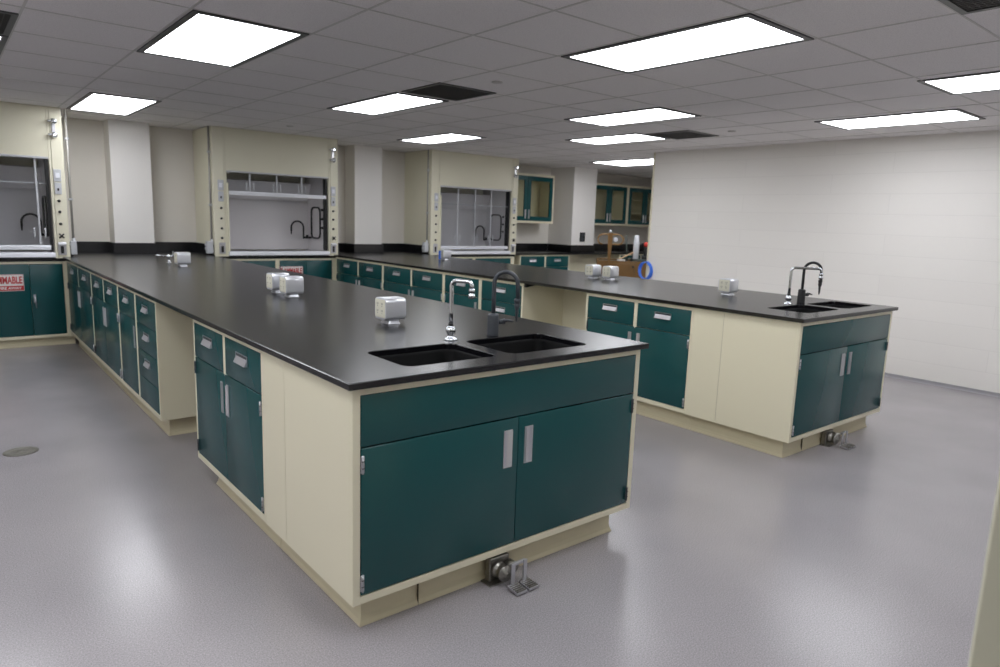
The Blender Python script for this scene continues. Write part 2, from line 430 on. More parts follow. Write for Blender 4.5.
def bank(t, w, depth, flare='fr', kx1=None):
    carcass(t, w, depth, [(0, S_, .124, CT), (w - S_, w, .124, CT)], [(S_, w - S_, .863, CT), (S_, w - S_, .124, .155)])
    kick(t, 0, w if kx1 is None else kx1, .065, depth - .065, flare)
    for a, c in ((ZD + .004, .863), (.509, ZD), (.325, .505), (.157, .321)):
        if a > .2: drawer(t, S_ + .003, w - S_ - .003, a, c)
        else: slab(t, 'drawer', S_ + .003, w - S_ - .003, a, c)

def bench_side(x, y1, w, label, kind, depth, cat='cabinet', **k):
    t = thing('base_cabinet', label, cat, (x, y1, 0), -PI / 2, 'base cabinets along the bench sides')
    kind(t, w, depth, **k); return t
def sink_cabinet(x, y, w, depth, seam, label):
    t = thing('sink_cabinet', label, 'cabinet', (x, y, 0), 0, 'sink cabinets at the bench ends')
    carcass(t, w, depth, [(0, .028, .124, CT), (w - .028, w, .124, CT)], [(.028, w - .028, .863, CT), (.028, w - .028, .124, .153)], seams=(seam,), hollow=True)
    kick(t, .066, w - .066, .066, depth, 'flr', gaps=(.30,))
    h = w / 2
    slab(t, 'apron_panel', .031, w - .031, ZD + .004, .862)
    door(t, .031, h - .0015, 'l', hs=HANDLE, hx=.052); door(t, h + .0015, w - .031, 'r', hs=HANDLE, hx=.052, dark=True)
    return t

D1 = 1.436; D2 = 1.340
sink_cabinet(.025, .025, D1, .791, .570, 'cabinet with wide teal doors under the double sink of the left bench')
bench_side(.025, 1.811, .993, 'two-door teal cabinet between knee gap and sink end of the left bench', two_col, D1, flare='fl', kx0=.13)
bench_side(.025, 3.165, .57, 'narrow teal drawer stack beside the knee gap of the left bench', bank, D1, kx1=.50)
bench_side(.025, 3.733, .566, 'narrow single-door teal cabinet behind the drawer stack of the left bench', one_col, D1)
bench_side(.025, 4.86, 1.125, 'double teal cabinet in the middle of the far run of the left bench', two_col, D1)
bench_side(.025, 6.26, 1.398, 'double teal cabinet at the far end of the left bench, next to the left hood', two_col, D1)
B2X = 3.053; B2Y = .092
sink_cabinet(B2X, B2Y, D2, .764, .530, 'cabinet with wide teal doors under the double sink of the right bench')
bench_side(B2X, 1.886, 1.029, 'two-door teal cabinet between knee gap and sink end of the right bench', two_col, D2, flare='fl', kx0=.13)
bench_side(B2X, 3.29, .63, 'narrow teal drawer stack beside the knee gap of the right bench', bank, D2, kx1=.56)
bench_side(B2X, 3.912, .62, 'narrow single-door teal cabinet behind the drawer stack of the right bench', one_col, D2)
bench_side(B2X, 5.17, 1.256, 'double teal cabinet in the middle of the far run of the right bench', two_col, D2)
bench_side(B2X, 6.40, 1.228, 'double teal cabinet at the far end of the right bench, next to the open hood', two_col, D2)
# knee gap backs
def knee(x, y0, y1, label):
    b = MB().box(x, x + .02, y0 + .001, y1 - .001, .0, CT, 'cream')
    b.box(x - .018, x, y0 + .001, y1 - .001, CT - .05, CT, 'cream')
    tag(b.build('knee_space_panel'), label, 'panel', 'knee gap back panels')
knee(.74, 1.811, 2.595, 'cream panel closing the back of the knee gap under the left bench')
knee(3.56, 1.886, 2.66, 'cream panel closing the back of the knee gap under the right bench')
b = MB()
b.prism([(3.062, CT - .001), (3.30, CT - .001), (3.062, CT - .036)], 'y', 2.630, 2.658, 'black')
tag(b.build('shelf_bracket'), 'black triangular bracket under the worktop in the right bench\'s knee gap', 'bracket')

# ------------------------------------------------------------------ worktops with sink cut-outs
def worktop(name, label, poly, holes, splash, slabel):
    e = .003
    P = [Vector((p[0], p[1])) for p in poly]; n = len(P)
    def inset(d):
        out = []
        for k in range(n):
            a, p, q = P[k - 1], P[k], P[(k + 1) % n]
            d1 = (p - a).normalized(); d2 = (q - p).normalized()
            n1 = Vector((-d1.y, d1.x)); n2 = Vector((-d2.y, d2.x))
            out.append(p + (n1 + n2) * d / (1 + n1.dot(n2)))
        return out
    bm = bmesh.new()
    def ring(pts, z): return [bm.verts.new((p[0], p[1], z)) for p in pts]
    def edges(r): 
        out = []
        for k in range(len(r)):
            ed = bm.edges.get((r[k], r[(k + 1) % len(r)])) or bm.edges.new((r[k], r[(k + 1) % len(r)])); out.append(ed)
        return out
    top = ring(inset(e), HT); mid = ring(P, HT - e); low = ring(P, HT - T + .002); bot = ring(inset(.002), HT - T)
    for a, c in ((top, mid), (mid, low), (low, bot)):
        for k in range(n): bm.faces.new((a[k], c[k], c[(k + 1) % n], a[(k + 1) % n]))
    te = edges(top); be = edges(bot)
    for h in holes:
        r = rrect(*h, .045)
        cx, cy = (h[0] + h[1]) / 2, (h[2] + h[3]) / 2
        ht = ring([(cx + (p[0] - cx) * 1.008, cy + (p[1] - cy) * 1.008) for p in r], HT); hm = ring(r, HT - e); hb = ring(r, HT - T)
        for a, c in ((ht, hm), (hm, hb)):
            for k in range(len(r)): bm.faces.new((a[k], a[(k + 1) % len(r)], c[(k + 1) % len(r)], c[k]))
        te += edges(ht); be += edges(hb)
    bmesh.ops.triangle_fill(bm, use_beauty=True, use_dissolve=False, edges=te)
    bmesh.ops.triangle_fill(bm, use_beauty=True, use_dissolve=False, edges=be)
    bmesh.ops.recalc_face_normals(bm, faces=bm.faces[:])
    me = bpy.data.meshes.new(name); bm.to_mesh(me); bm.free(); me.materials.append(M['epoxy'])
    o = link(name, me); tag(o, label, 'worktop', 'black worktops')
    b = MB()
    for s in splash: b.box(*s, 'epoxy', .002)
    tag(b.build('backsplash'), slabel, 'backsplash', 'black backsplashes')
    return o
SK1 = [(.285, .704, .118, .440), (.772, 1.222, .115, .452)]
SK2 = [(3.345, 3.815, .205, .500), (3.885, 4.325, .200, .500)]
SZ = 1.032
worktop('worktop', 'long black worktop of the left bench with two sink openings at its near end',
        [(0, 0), (1.486, 0), (1.486, 6.405), (1.531, 6.405), (1.531, YB - .001), (.991, YB - .001), (.991, 6.859), (.579, 6.859), (.579, YB - .001), (.074, YB - .001), (.074, 6.295), (0, 6.295)], SK1,
        [(.08, .579, YB - .02, YB, HT, SZ), (.991, 1.53, YB - .02, YB, HT, SZ), (.559, 1.011, 6.838, 6.858, HT, SZ), (.559, .579, 6.858, YB - .02, HT, SZ), (.991, 1.011, 6.858, YB - .02, HT, SZ),
         (.0745, .0945, 6.33, YB - .02, HT, SZ), (1.511, 1.531, 6.44, YB - .02, HT, SZ)], 'black backsplash along the wall and column at the far end of the left bench')
worktop('worktop', 'long black worktop of the right bench with two sink openings at its near end',
        [(3.028, .067), (4.418, .067), (4.418, 6.405), (4.528, 6.405), (4.528, YB - .001), (3.991, YB - .001), (3.991, 6.859), (3.561, 6.859), (3.561, YB - .001), (3.094, YB - .001), (3.094, 6.405), (3.028, 6.405)], SK2,
        [(3.10, 3.561, YB - .02, YB, HT, SZ), (3.991, 4.52, YB - .02, YB, HT, SZ), (3.541, 4.011, 6.838, 6.858, HT, SZ), (3.541, 3.561, 6.858, YB - .02, HT, SZ), (3.991, 4.011, 6.858, YB - .02, HT, SZ),
         (3.095, 3.115, 6.44, YB - .02, HT, SZ), (4.508, 4.528, 6.44, YB - .02, HT, SZ)], 'black backsplash along the wall and column at the far end of the right bench')
def sink(h, label):
    x0, x1, y0, y1 = h; g = .012
    t = thing('lab_sink', label, 'sink', ((x0 + x1) / 2, (y0 + y1) / 2, CT), 0, 'undermount black sinks')
    a, c = (x1 - x0) / 2, (y1 - y0) / 2
    def rg(off, z, r=.045): return [Vector((p[0], p[1], z)) for p in rrect(-a - off, a + off, -c - off, c + off, max(.01, r + off))]
    b = MB()
    b.loft([rg(.02, -.004), rg(.02, 0), rg(-.0, 0), rg(-.004, -.01), rg(-.012, -.20), rg(-.03, -.225), rg(-.1, -.232)], 'sink', False, True)
    b.loft([rg(.02, -.004), rg(.008, -.02), rg(0, -.215), rg(-.02, -.24), rg(-.09, -.245)], 'sink', False, True)
    b.build('basin', t)
    MB().lathe([(.04, -.2315), (.04, -.2285), (.03, -.2275), (.028, -.230), (.001, -.230)], (0, 0, 0), 'dsteel').build('drain', t)
sink(SK1[0], 'left black basin of the double sink in the left bench, beneath the chrome tap')
sink(SK1[1], 'right black basin of the double sink in the left bench, beneath the dark gooseneck tap')
sink(SK2[0], 'left black basin of the double sink in the right bench')
sink(SK2[1], 'right black basin of the double sink in the right bench, closest to the block wall')

# ------------------------------------------------------------------ taps, pedals, pedestals
def arc(c, r, d, a0, a1, n=10):
    return [Vector(c) + Vector((d[0] * r * math.cos(math.radians(a0 + (a1 - a0) * k / n)), d[1] * r * math.cos(math.radians(a0 + (a1 - a0) * k / n)), r * math.sin(math.radians(a0 + (a1 - a0) * k / n)))) for k in range(n + 1)]
def chrome_tap(x, y, d, L, label):
    t = thing('faucet', label, 'tap', (x, y, HT), 0, 'bench sink taps')
    MB().lathe([(.030, 0), (.030, .005), (.022, .010), (.013, .014), (.013, .024), (.019, .030), (.023, .040), (.022, .050), (.016, .058), (.011, .062), (.011, .070)], (0, 0, 0), 'chrome').build('base', t)
    dv = Vector((d[0], d[1], 0)).normalized(); hz = .262; rc = .026
    pts = [Vector((0, 0, .066)), Vector((0, 0, .12)), Vector((0, 0, hz - rc))]
    pts += arc(dv * rc + Vector((0, 0, hz - rc)), rc, dv, 180, 90, 6)[1:]
    pts += [dv * (L - .028) + Vector((0, 0, hz))]
    pts += arc(dv * (L - .02) + Vector((0, 0, hz - .02)), .02, dv, 90, 10, 5)
    pts += [dv * L + Vector((0, 0, hz - .035))]
    MB().tube(pts, [.0095] * len(pts), 'chrome', 14).build('spout', t)
    e = dv * L
    MB().lathe([(.0105, hz - .030), (.0135, hz - .034), (.0135, hz - .044), (.0105, hz - .047), (.0105, hz - .052), (.015, hz - .056), (.015, hz - .070), (.011, hz - .073)], e, 'chrome').build('aerator', t)
    MB().lathe([(.0115, .062), (.0115, .078)], (0, 0, 0), 'black').build('collar', t)
def dark_tap(x, y, d, label, rr=.055, m='dgrey'):
    t = thing('faucet', label, 'tap', (x, y, HT), 0, 'bench sink taps')
    MB().lathe([(.028, 0), (.0275, .004), (.0265, .09), (.024, .098), (.012, .103)], (0, 0, 0), m).build('base', t)
    dv = Vector((d[0], d[1], 0)).normalized(); top = .240
    pts = [Vector((0, 0, .098)), Vector((0, 0, .17)), Vector((0, 0, top))] + arc(dv * rr + Vector((0, 0, top)), rr, dv, 180, 0, 14)[1:] + [dv * 2 * rr + Vector((.004 * dv.x, .004 * dv.y, top - .075))]
    MB().tube(pts, .0098, m, 14).build('spout', t)
    e = dv * 2 * rr; z = top - .075
    MB().lathe([(.010, z + .012), (.0145, z + .008), (.0145, z - .004), (.012, z - .008), (.012, z - .016), (.0145, z - .020), (.010, z - .034), (.007, z - .045), (.0085, z - .055), (.006, z - .065), (.007, z - .072), (.0045, z - .095)], e, m).build('nozzle', t)
    b = MB(); sd = Vector((.94, -.34, 0))
    b.tube([sd * .02 + Vector((0, 0, .062)), sd * .05 + Vector((0, 0, .062))], .012, m, 12)
    b.tube([sd * .05 + Vector((0, 0, .062)), sd * .055 + Vector((0, 0, .062))], .015, m, 12)
    b.tube([sd * .048 + Vector((0, 0, .064)), sd * .07 + Vector((0, 0, .068)), sd * .098 + Vector((0, 0, .061))], [.008, .0065, .004], m, 10)
    b.build('lever', t)
chrome_tap(.742, .500, (.05, -.10), .098, 'chrome swing-spout tap behind the left basin of the left bench')
dark_tap(.987, .510, (.065, -.085), 'dark grey gooseneck tap behind the right basin of the left bench')
chrome_tap(3.74, .550, (.115, -.15), .20, 'chrome swing-spout tap at the double sink of the right bench')
dark_tap(3.915, .545, (.07, -.10), 'black gooseneck tap at the double sink of the right bench', .058, 'black')

def pedal(x, y, label):
    t = thing('foot_pedal_valve', label, 'foot pedal', (x, y, 0), 0, 'foot pedal valves under the sinks')
    b = MB(); b.box(-.05, .05, -.045, -.011, 0, .100, 'dsteel', .004)
    b.box(-.07, .06, -.075, -.011, 0, .006, 'dsteel', .001); b.build('housing', t)
    b = MB(); b.lathe([(.026, .045), (.034, .047), (.034, .060), (.028, .064), (.028, .085), (.032, .088), (.032, .098), (.012, .100), (.012, .118)], (-.012, 0, .052), 'dsteel', 18, 'y')
    b.lathe([(.018, .045), (.022, .050), (.022, .090), (.012, .094)], (.042, 0, .060), 'dsteel', 16, 'y'); b.build('valve_body', t)
    b = MB()
    b.box(-.010, .068, -.128, -.116, .092, .106, 'steel', .002); b.build('crossbar', t)
    for px in (-.002, .060):
        b = MB()
        b.box(px - .010, px + .010, -.134, -.128, .014, .108, 'steel', .0015)
        b.prism([(-.128, .012), (-.128, .020), (-.190, .014), (-.190, .006)], 'x', px - .026, px + .026, 'steel')
        for k in range(5): b.box(px - .022, px + .022, -.186 + k * .011, -.181 + k * .011, .0125, .0195, 'dsteel')
        b.build('pedal', t)
pedal(.690, .091, 'steel double foot pedal under the sink cabinet of the left bench')
pedal(3.66, .158, 'steel double foot pedal under the sink cabinet of the right bench')

def pedestal_parts():
    b = MB()   # body: rounded cast shell, flat ends facing -x and +x
    def rg(x, k): return [Vector((x, p[0], p[1])) for p in rrect(-.056 * k, .056 * k, .022 + .05 * (1 - k), .134 - .05 * (1 - k), .022 * k)]
    b.loft([rg(-.060, .965), rg(-.057, 1), rg(.057, 1), rg(.060, .965)], 'alu')
    def nk(s, sy, z): return [Vector((p[0], p[1], z)) for p in rrect(-s, s, -sy, sy, .012)]
    n = MB(); n.loft([nk(.036, .046, 0), nk(.036, .046, .004), nk(.032, .040, .012), nk(.032, .038, .024)], 'alu')
    pf = []
    for s in (-1, 1):
        f = MB(); f.box(s * .0600 - .0012, s * .0600 + .0012, -.049, .049, .034, .126, 'ivory', .0008)
        for c in (-.022, .022):
            f.box(s * .0615 - .0012, s * .0615 + .0012, c - .0165, c + .0165, .040, .120, 'ivory', .001)
            for z in (.066, .102):
                for dy in (-.005, .005): f.box(s * .0628 - .0003, s * .0628 + .0003, c + dy - .0012, c + dy + .0012, z - .002, z + .007, 'black')
                f.box(s * .0628 - .0003, s * .0628 + .0003, c - .002, c + .002, z - .011, z - .007, 'black')
        pf.append(f.mesh('outlet_plate'))
    return b.mesh('housing'), n.mesh('foot'), pf
PB, PN, PF = pedestal_parts()
def pedestal(x, y, label, rz=0., extra=None):
    t = thing('outlet_pedestal', label, 'power outlet', (x, y, HT), rz, 'outlet pedestals on the benches')
    t.scale = (.97, .97, .97)
    link('housing', PB, t); link('foot', PN, t)
    for q in PF: link('outlet_plate', q, t)
    if extra:
        o = MB().box(-.0675, -.0632, .002, .046, .006, .118, 'blue', .001).build('cover', t); o['label'] = 'blue cover over one outlet'
pedestal(.748, 1.03, 'single silver outlet pedestal nearest the sinks of the left bench')
pedestal(.742, 2.25, 'nearer silver outlet pedestal of the touching pair on the left bench')
pedestal(.752, 2.50, 'farther silver outlet pedestal of the touching pair on the left bench')
pedestal(.765, 4.83, 'silver outlet pedestal at the far end of the left bench by the gas tap')
pedestal(3.86, 1.12, 'single silver outlet pedestal nearest the sinks of the right bench')
pedestal(3.94, 2.43, 'nearer silver outlet pedestal of the touching pair on the right bench')
pedestal(3.905, 2.62, 'farther silver outlet pedestal of the touching pair on the right bench')
pedestal(3.98, 5.24, 'silver outlet pedestal with a blue cover at the far end of the right bench', 0, True)
# gas tap
t = thing('gas_tap', 'small chrome gas tap beside the farthest outlet pedestal of the left bench', 'gas tap', (.742, 5.22, HT))
MB().lathe([(.026, 0), (.026, .006), (.013, .012), (.012, .05), (.016, .056), (.016, .078), (.008, .086)], (0, 0, 0), 'chrome').build('base', t)
b = MB(); b.tube([(0, 0, .066), (-.05, -.01, .075), (-.07, -.012, .078), (-.12, -.02, .078)], [.009, .008, .006, .0075], 'chrome')
b.build('nozzle', t)
b = MB(); b.tube([(.01, 0, .066), (.04, .01, .070)], .008, 'chrome'); b.box(.036, .046, -.004, .02, .06, .115, 'chrome', .003); b.build('lever', t)

# ------------------------------------------------------------------ fume hoods
def hood(xl, y, W, label, is_open, rails, gx=.115):
    t = thing('fume_hood', label, 'fume hood', (xl, y, .898), 0, 'fume hoods along the back wall')
    Z = .898
    D = YB - y - .002
    L, R = .155, W - .133
    ztop = CH - Z - .002
    oz = 1.885 - Z
    b = MB()
    b.box(0, L - .03, 0, D, 0, ztop, 'hood_cream', .003)
    b.box(L - .0285, L - .012, .002, D, 0, ztop, 'hood_cream', .002)
    b.box(L - .012, L, .0, .04, 0, oz, 'hood_cream', .002)
    b.box(L + .001, L + .016, -.012, .03, .03, oz - .13, 'hood_cream', .002)     # sash guide lip
    b.box(R + .0285, W, 0, D, 0, ztop, 'hood_cream', .003)
    b.box(R + .004, R + .027, .002, D, 0, ztop, 'hood_cream', .002)
    b.box(L - .0105, R + .0035, .004, .03, oz, ztop, 'hood_cream', .002)         # header panel
    b.box(L - .012, R + .004, .03, D, ztop - .02, ztop, 'hood_cream')
    b.box(L - .012, R + .004, D - .02, D, 0, ztop - .02, 'hood_cream')
    b.box(L, R, -.001, .03, oz - .006, oz + .012, 'lgrey', .002)
    b.build('shell', t)
    # liner: lower back baffle, upper baffle, sides, ceiling
    b = MB(); yb = D - .12
    b.box(L, R - .001, yb, yb + .012, .05, .66, 'liner'); b.box(L, R - .001, yb + .03, yb + .04, .60, .80, 'liner')
    b.prism([(yb + .012, .69), (yb - .10, .92), (yb - .09, .925), (yb + .02, .70)], 'x', L, R - .001, 'liner')
    b.box(L - .008, L, .045, D - .02, .03, 1.3, 'liner'); b.box(R - .004, R + .003, .045, D - .02, .03, 1.3, 'liner')
    b.box(L, R - .001, .10, D - .02, 1.28, 1.295, 'liner'); b.build('liner', t)
    b = MB(); b.box(L - .01, R + .003, .03, D - .02, .012, .032, 'worktray', .003); b.build('work_surface', t)
    b = MB()
    b.prism([(-.034, .022), (-.030, .012), (.06, .012), (.06, .036), (.02, .060), (-.012, .062), (-.028, .050)], 'x', L + .001, R + .003, 'white')
    b.build('airfoil_sill', t)
    b = MB(); b.box(L + .001, R, -.012, .02, -.0005, .0105, 'black'); b.build('sill_gap_shade', t)  # black strip painting the shade of the gap below the airfoil
    for x0, x1 in ((R - .028, R - .006),):
        MB().box(x0, x1, .02, .10, .064, oz - .01, 'black').build('sash_track', t)
    # sash
    z0 = (1.622 if is_open else .985) - Z
    zt = oz + (.42 if is_open else .02)
    s = MB()
    s.prism([(.006, z0), (.05, z0), (.05, z0 + .045), (.018, z0 + .045), (.006, z0 + .032)], 'x', L + .017, R - .028, 'white')
    s.box(L + .017, R - .028, .034, .05, zt - .03, zt, 'white')
    xs = [L + .017] + [xl_ for xl_ in rails] + [R - .04]
    for r_ in rails: s.box(r_ - .008, r_ + .008, .034, .050, z0 + .044, zt - .03, 'lgrey')
    if not is_open: s.box(L + .017, R - .028, .046, .05, 1.635 - Z, 1.645 - Z, 'lgrey')
    so = s.build('sash', t)
    g = MB(); g.box(L + .018, R - .029, .041, .0435, z0 + .044, zt - .03, 'glass'); g.build('sash_glass', so)
    for r_ in rails:
        for q in (-.045, .045):
            p = MB(); zz = (1.70 if is_open else 1.13) - Z
            p.prism([(.036, zz - .03), (.026, zz - .015), (.026, zz + .055), (.036, zz + .07)], 'x', r_ + q - .006, r_ + q + .006, 'lgrey'); p.build('sash_pull', so)
    # hose loop and outlets on the right inner wall
    lp = []
    for k in rrect(.28 - .135, .28 + .135, .215, .615, .07, 6): lp.append((R - .022, k[0] + .06, k[1]))
    MB().ring(lp, .011, 'black').build('hose_loop', t)
    for z in (.353, .468, .585):
        MB().lathe([(.016, 0), (.016, -.010), (.010, -.022), (.001, -.022)], (R - .0045, .165, z), 'black', 12, 'x').build('wall_knob', t)
    # gooseneck in the rear right corner
    f = MB(); cx, cy = R - gx, yb - .10; rr = .085
    f.tube([(R - .005, cy, .215), (cx + .0, cy, .215)], .014, 'black')
    f.tube([(cx + .05, cy, .215), (cx + .05, cy, .25)], .018, 'black')
    f.tube([(cx, cy, .20), (cx, cy, .345)] + [tuple(v) for v in arc((cx - rr, cy, .345), rr, (1, 0), 0, 180, 12)[1:]] + [(cx - 2 * rr, cy, .30)], .011, 'black')
    f.tube([(cx - 2 * rr, cy, .30), (cx - 2 * rr, cy, .255)], [.009, .006], 'black')
    f.build('gooseneck', t)
    # post fittings
    pl, pr_ = .082, W - .067
    for px, side in ((pl, 'l'), (pr_, 'r')):
        b = MB(); b.box(px - .032, px + .032, -.010, .001, .765, .885, 'lgrey', .003); b.box(px - .03, px + .03, -.008, .001, .640, .755, 'lgrey', .003)
        b.box(px - .018, px + .018, -.014, -.009, .80, .85, 'white', .002)
        b.box(px - .008, px + .008, -.013, -.007, .675, .700, 'black', .001); b.build('switch_plate', t)
        hs = (.565, .445, .33, .218) if side == 'l' else (.575, .467, .347)
        for z in hs:
            MB().lathe([(.014, 0), (.014, .006), (.009, .010), (.009, .022), (.001, .023)], (px, 0, z), 'black', 12, 'y').build('valve_knob', t)
        if side == 'r':
            b = MB(); b.lathe([(.010, 0), (.010, .03), (.001, .031)], (px, 0, .228), 'black', 12, 'y')
            for a in (45, -45):
                v = Vector((math.cos(math.radians(a)), 0, math.sin(math.radians(a)))) * .030
                b.tube([Vector((px, -.024, .228)) - v, Vector((px, -.024, .228)) + v], .007, 'black', 8)
            b.build('cross_handle', t)
        b = MB(); b.box(px - .036, px + .036, -.008, .001, .035, .165, 'steel', .003); b.box(px - .014, px + .014, -.012, -.007, .05, .125, 'black', .002)
        if side == 'r': b.prism([(.0, .165), (-.045, .150), (-.045, .140), (0, .138)], 'x', px - .034, px + .034, 'white')
        b.build('outlet', t)
    b = MB(); px = W - .075
    b.box(px - .012, px + .02, -.012, .001, 1.20, 1.365, 'steel', .003)
    for z in (1.215, 1.345):
        b.lathe([(.014, .010), (.026, .018), (.030, .034), (.024, .048), (.012, .054)], (px + .004, 0, z), 'chrome', 16, 'y')
        b.tube([(px - .05, -.03, z), (px - .01, -.03, z)], .012, 'chrome', 12)
    b.build('chrome_fitting', t)
    return t
hood(1.535, 6.41, 1.555, 'cream fume hood with its sash raised, between the two benches', True, (.436, .764, 1.084))
hood(-1.485, 6.30, 1.555, 'cream fume hood cut by the left edge of the photo', False, (.35, .82, 1.312), .04)
hood(4.535, 6.41, 1.62, 'cream fume hood with its sash closed, right of the right bench, before the alcove', False, (.50, .818, 1.12))

# flammable sign mesh
def text_mesh(s, size, w_scale=1.):
    cu = bpy.data.curves.new('lettering', 'FONT'); cu.body = s; cu.size = size; cu.align_x = 'CENTER'; cu.align_y = 'CENTER'; cu.extrude = .0006; cu.offset = size * .03
    o = bpy.data.objects.new('lettering', cu); C.objects.link(o)
    dg = bpy.context.evaluated_depsgraph_get(); me = bpy.data.meshes.new_from_object(o.evaluated_get(dg))
    bpy.data.objects.remove(o); bpy.data.curves.remove(cu)
    t = bmesh.new(); t.from_mesh(me); bpy.data.meshes.remove(me)
    for v in t.verts: v.co.x *= w_scale
    return t
def fit_text(b, s, w, h, cx, cz, y, m):
    t = text_mesh(s, .1)
    xs = [v.co.x for v in t.verts]; ys = [v.co.y for v in t.verts]
    a, e, c, d = min(xs), max(xs), min(ys), max(ys)
    mx = Matrix.Translation((cx, y, cz)) @ Matrix.Rotation(PI / 2, 4, 'X') @ Matrix.Diagonal((w / (e - a), h / (d - c), 1, 1)) @ Matrix.Translation((-(a + e) / 2, -(c + d) / 2, 0))
    b.merge(t, m, False, mx)
def sign(t, cx, cz, w=.315, h=.165):
    b = MB(); b.box(cx - w / 2, cx + w / 2, -.0045, -.0012, cz - h / 2, cz + h / 2, 'signwhite', .0008)
    b.box(cx - w / 2 + .004, cx + w / 2 - .004, -.0052, -.0044, cz - h / 2 + .005, cz - h / 2 + .052, 'red')
    for a in ((cx - w / 2 + .003, cx + w / 2 - .003, cz + h / 2 - .006, cz + h / 2 - .003), (cx - w / 2 + .003, cx - w / 2 + .006, cz - h / 2 + .003, cz + h / 2 - .003), (cx + w / 2 - .006, cx + w / 2 - .003, cz - h / 2 + .003, cz + h / 2 - .003)):
        b.box(a[0], a[1], -.0052, -.0044, a[2], a[3], 'red')
    fit_text(b, 'FLAMMABLE', w - .026, .072, cx, cz + .026, -.0055, 'red')
    fit_text(b, 'KEEP FIRE AWAY', w - .04, .026, cx, cz - h / 2 + .029, -.0058, 'signwhite')
    o = b.build('warning_sign', t); o['label'] = 'white and red sign reading FLAMMABLE, keep fire away'
    return o
def hood_base(xl, y, W, label, sz, e1=.775):
    t = thing('hood_base_cabinet', label, 'cabinet', (xl, y + .03, 0), 0, 'teal base cabinets under the fume hoods')
    D = YB - y - .033; top = .860
    e = [W - .07, W - e1, W - e1 - .055, .05]
    carcass(t, W, D, [(0, .05, .088, .868), (e[0], W, .088, .868), (e[2], e[1], .088, .868)], [(.05, e[2], top - .018, .868), (e[1], e[0], top - .018, .868), (.05, e[2], .088, .118), (e[1], e[0], .088, .118)], z0=.088, z1=.868)
    kick(t, 0, W, .05, D - .02, 'f', .088)
    b = MB(); b.box(0, W, -.012, D, .868, .897, 'epoxy', .002); b.build('counter', t)
    m2 = (e[0] + e[1]) / 2; m1 = (.05 + e[2]) / 2
    for a, c, s in ((.053, m1 - .0015, 'l'), (m1 + .0015, e[2] - .003, 'r'), (e[1] + .003, m2 - .0015, 'l'), (m2 + .0015, e[0] - .003, 'r')):
        d = slab(t, 'door', a, c, .120, top - .020)
        if s == 'r':
            h = MB(); hx = a + .028
            h.box(hx - .010, hx + .010, -.006, -.0005, .455, .535, 'steel', .002); h.tube([(hx, -.004, .51), (hx, -.028, .51)], .008, 'steel'); h.tube([(hx, -.026, .515), (hx + .004, -.030, .47), (hx + .006, -.028, .40)], [.008, .0065, .005], 'steel', 10)
            h.build('handle', d)
        else:
            for z in (.2, .76): link('hinge', HINGED, d, (a, -.001, z))
    sign(t, m2 - .04 - .1575 - .012, sz)
hood_base(1.535, 6.41, 1.555, 'teal cabinet with a half-hidden FLAMMABLE sign, under the open hood', .685)
hood_base(-1.485, 6.30, 1.555, 'teal cabinet with a red and white FLAMMABLE sign, under the left-edge hood', .660, .645)
hood_base(4.535, 6.41, 1.62, 'teal cabinet mostly hidden behind the right bench, under the closed hood', .66)

# conduits with boxes beside the hoods
def conduit(x, y, bx0, bx1, zb, zt, label):
    t = thing('conduit', label, 'conduit', (x, y, zb))
    MB().tube([(0, 0, .10), (0, 0, CH - zb - .003)], .011, 'galv', 10).build('pipe', t)
    b = MB(); b.box(bx0 - x, bx1 - x, -.04, .02, 0, .14, 'lgrey', .006); b.tube([(0, 0, .13), (0, 0, .165)], .016, 'lgrey', 10)
    b.box(bx0 - x - .014, bx0 - x + .001, -.025, .005, .045, .07, 'lgrey', .003); b.box(bx0 - x - .014, bx0 - x + .001, -.025, .005, .09, .115, 'lgrey', .003); b.build('junction_box', t)
    b = MB()
    for z in (.55, 1.15): b.box(-.02, .02, -.013, .011, z, z + .02, 'lgrey', .002)
    b.build('clamp', t)
conduit(1.519, 6.475, 1.452, 1.526, .934, CH, 'vertical conduit with a grey box against the left side of the open hood')
conduit(4.514, 6.475, 4.446, 4.523, .94, CH, 'vertical conduit with a grey box against the left side of the closed right hood')
conduit(.112, 6.36, .078, .135, .934, CH, 'vertical conduit with a grey box against the right side of the left-edge hood')

# ------------------------------------------------------------------ alcove casework
def base_alcove(x0, w, label):
    t = thing('base_cabinet', label, 'cabinet', (x0, 6.47, 0), 0, 'alcove base cabinets')
    two_col(t, w, YA - 6.47 - .002)
base_alcove(6.30, 1.13, 'two-drawer teal cabinet under the alcove counter, between the closed hood and the column')
tag(MB().box(7.431, 8.72, 6.62, 6.64, 0, CT, 'cream').build('knee_space_panel'), 'cream panel behind the golden cart, below the alcove counter', 'panel')
base_alcove(8.73, 1.2, 'teal cabinet below the right part of the alcove counter, behind the golden cart')
b = MB(); b.box(6.185, 10.49, 6.44, 6.699, CT, HT, 'epoxy', .003); b.box(6.185, 7.679, 6.70, YA, CT, HT, 'epoxy'); b.box(8.251, 10.49, 6.70, YA, CT, HT, 'epoxy')
o = b.build('alcove_counter'); tag(o, 'black counter running along the alcove back wall past the column', 'counter')
b = MB(); zt = 1.04
b.box(6.20, 7.66, YA - .02, YA, HT, zt, 'epoxy', .002); b.box(8.27, 10.49, YA - .02, YA, HT, zt, 'epoxy', .002); b.box(7.66, 8.27, 6.68, 6.70, HT, zt, 'epoxy', .002)
b.box(7.66, 7.68, 6.70, YA - .02, HT, zt, 'epoxy'); b.box(8.25, 8.27, 6.70, YA - .02, HT, zt, 'epoxy'); tag(b.build('backsplash'), 'black backsplash along the alcove wall and its column, above the alcove counter', 'backsplash', 'black backsplashes')
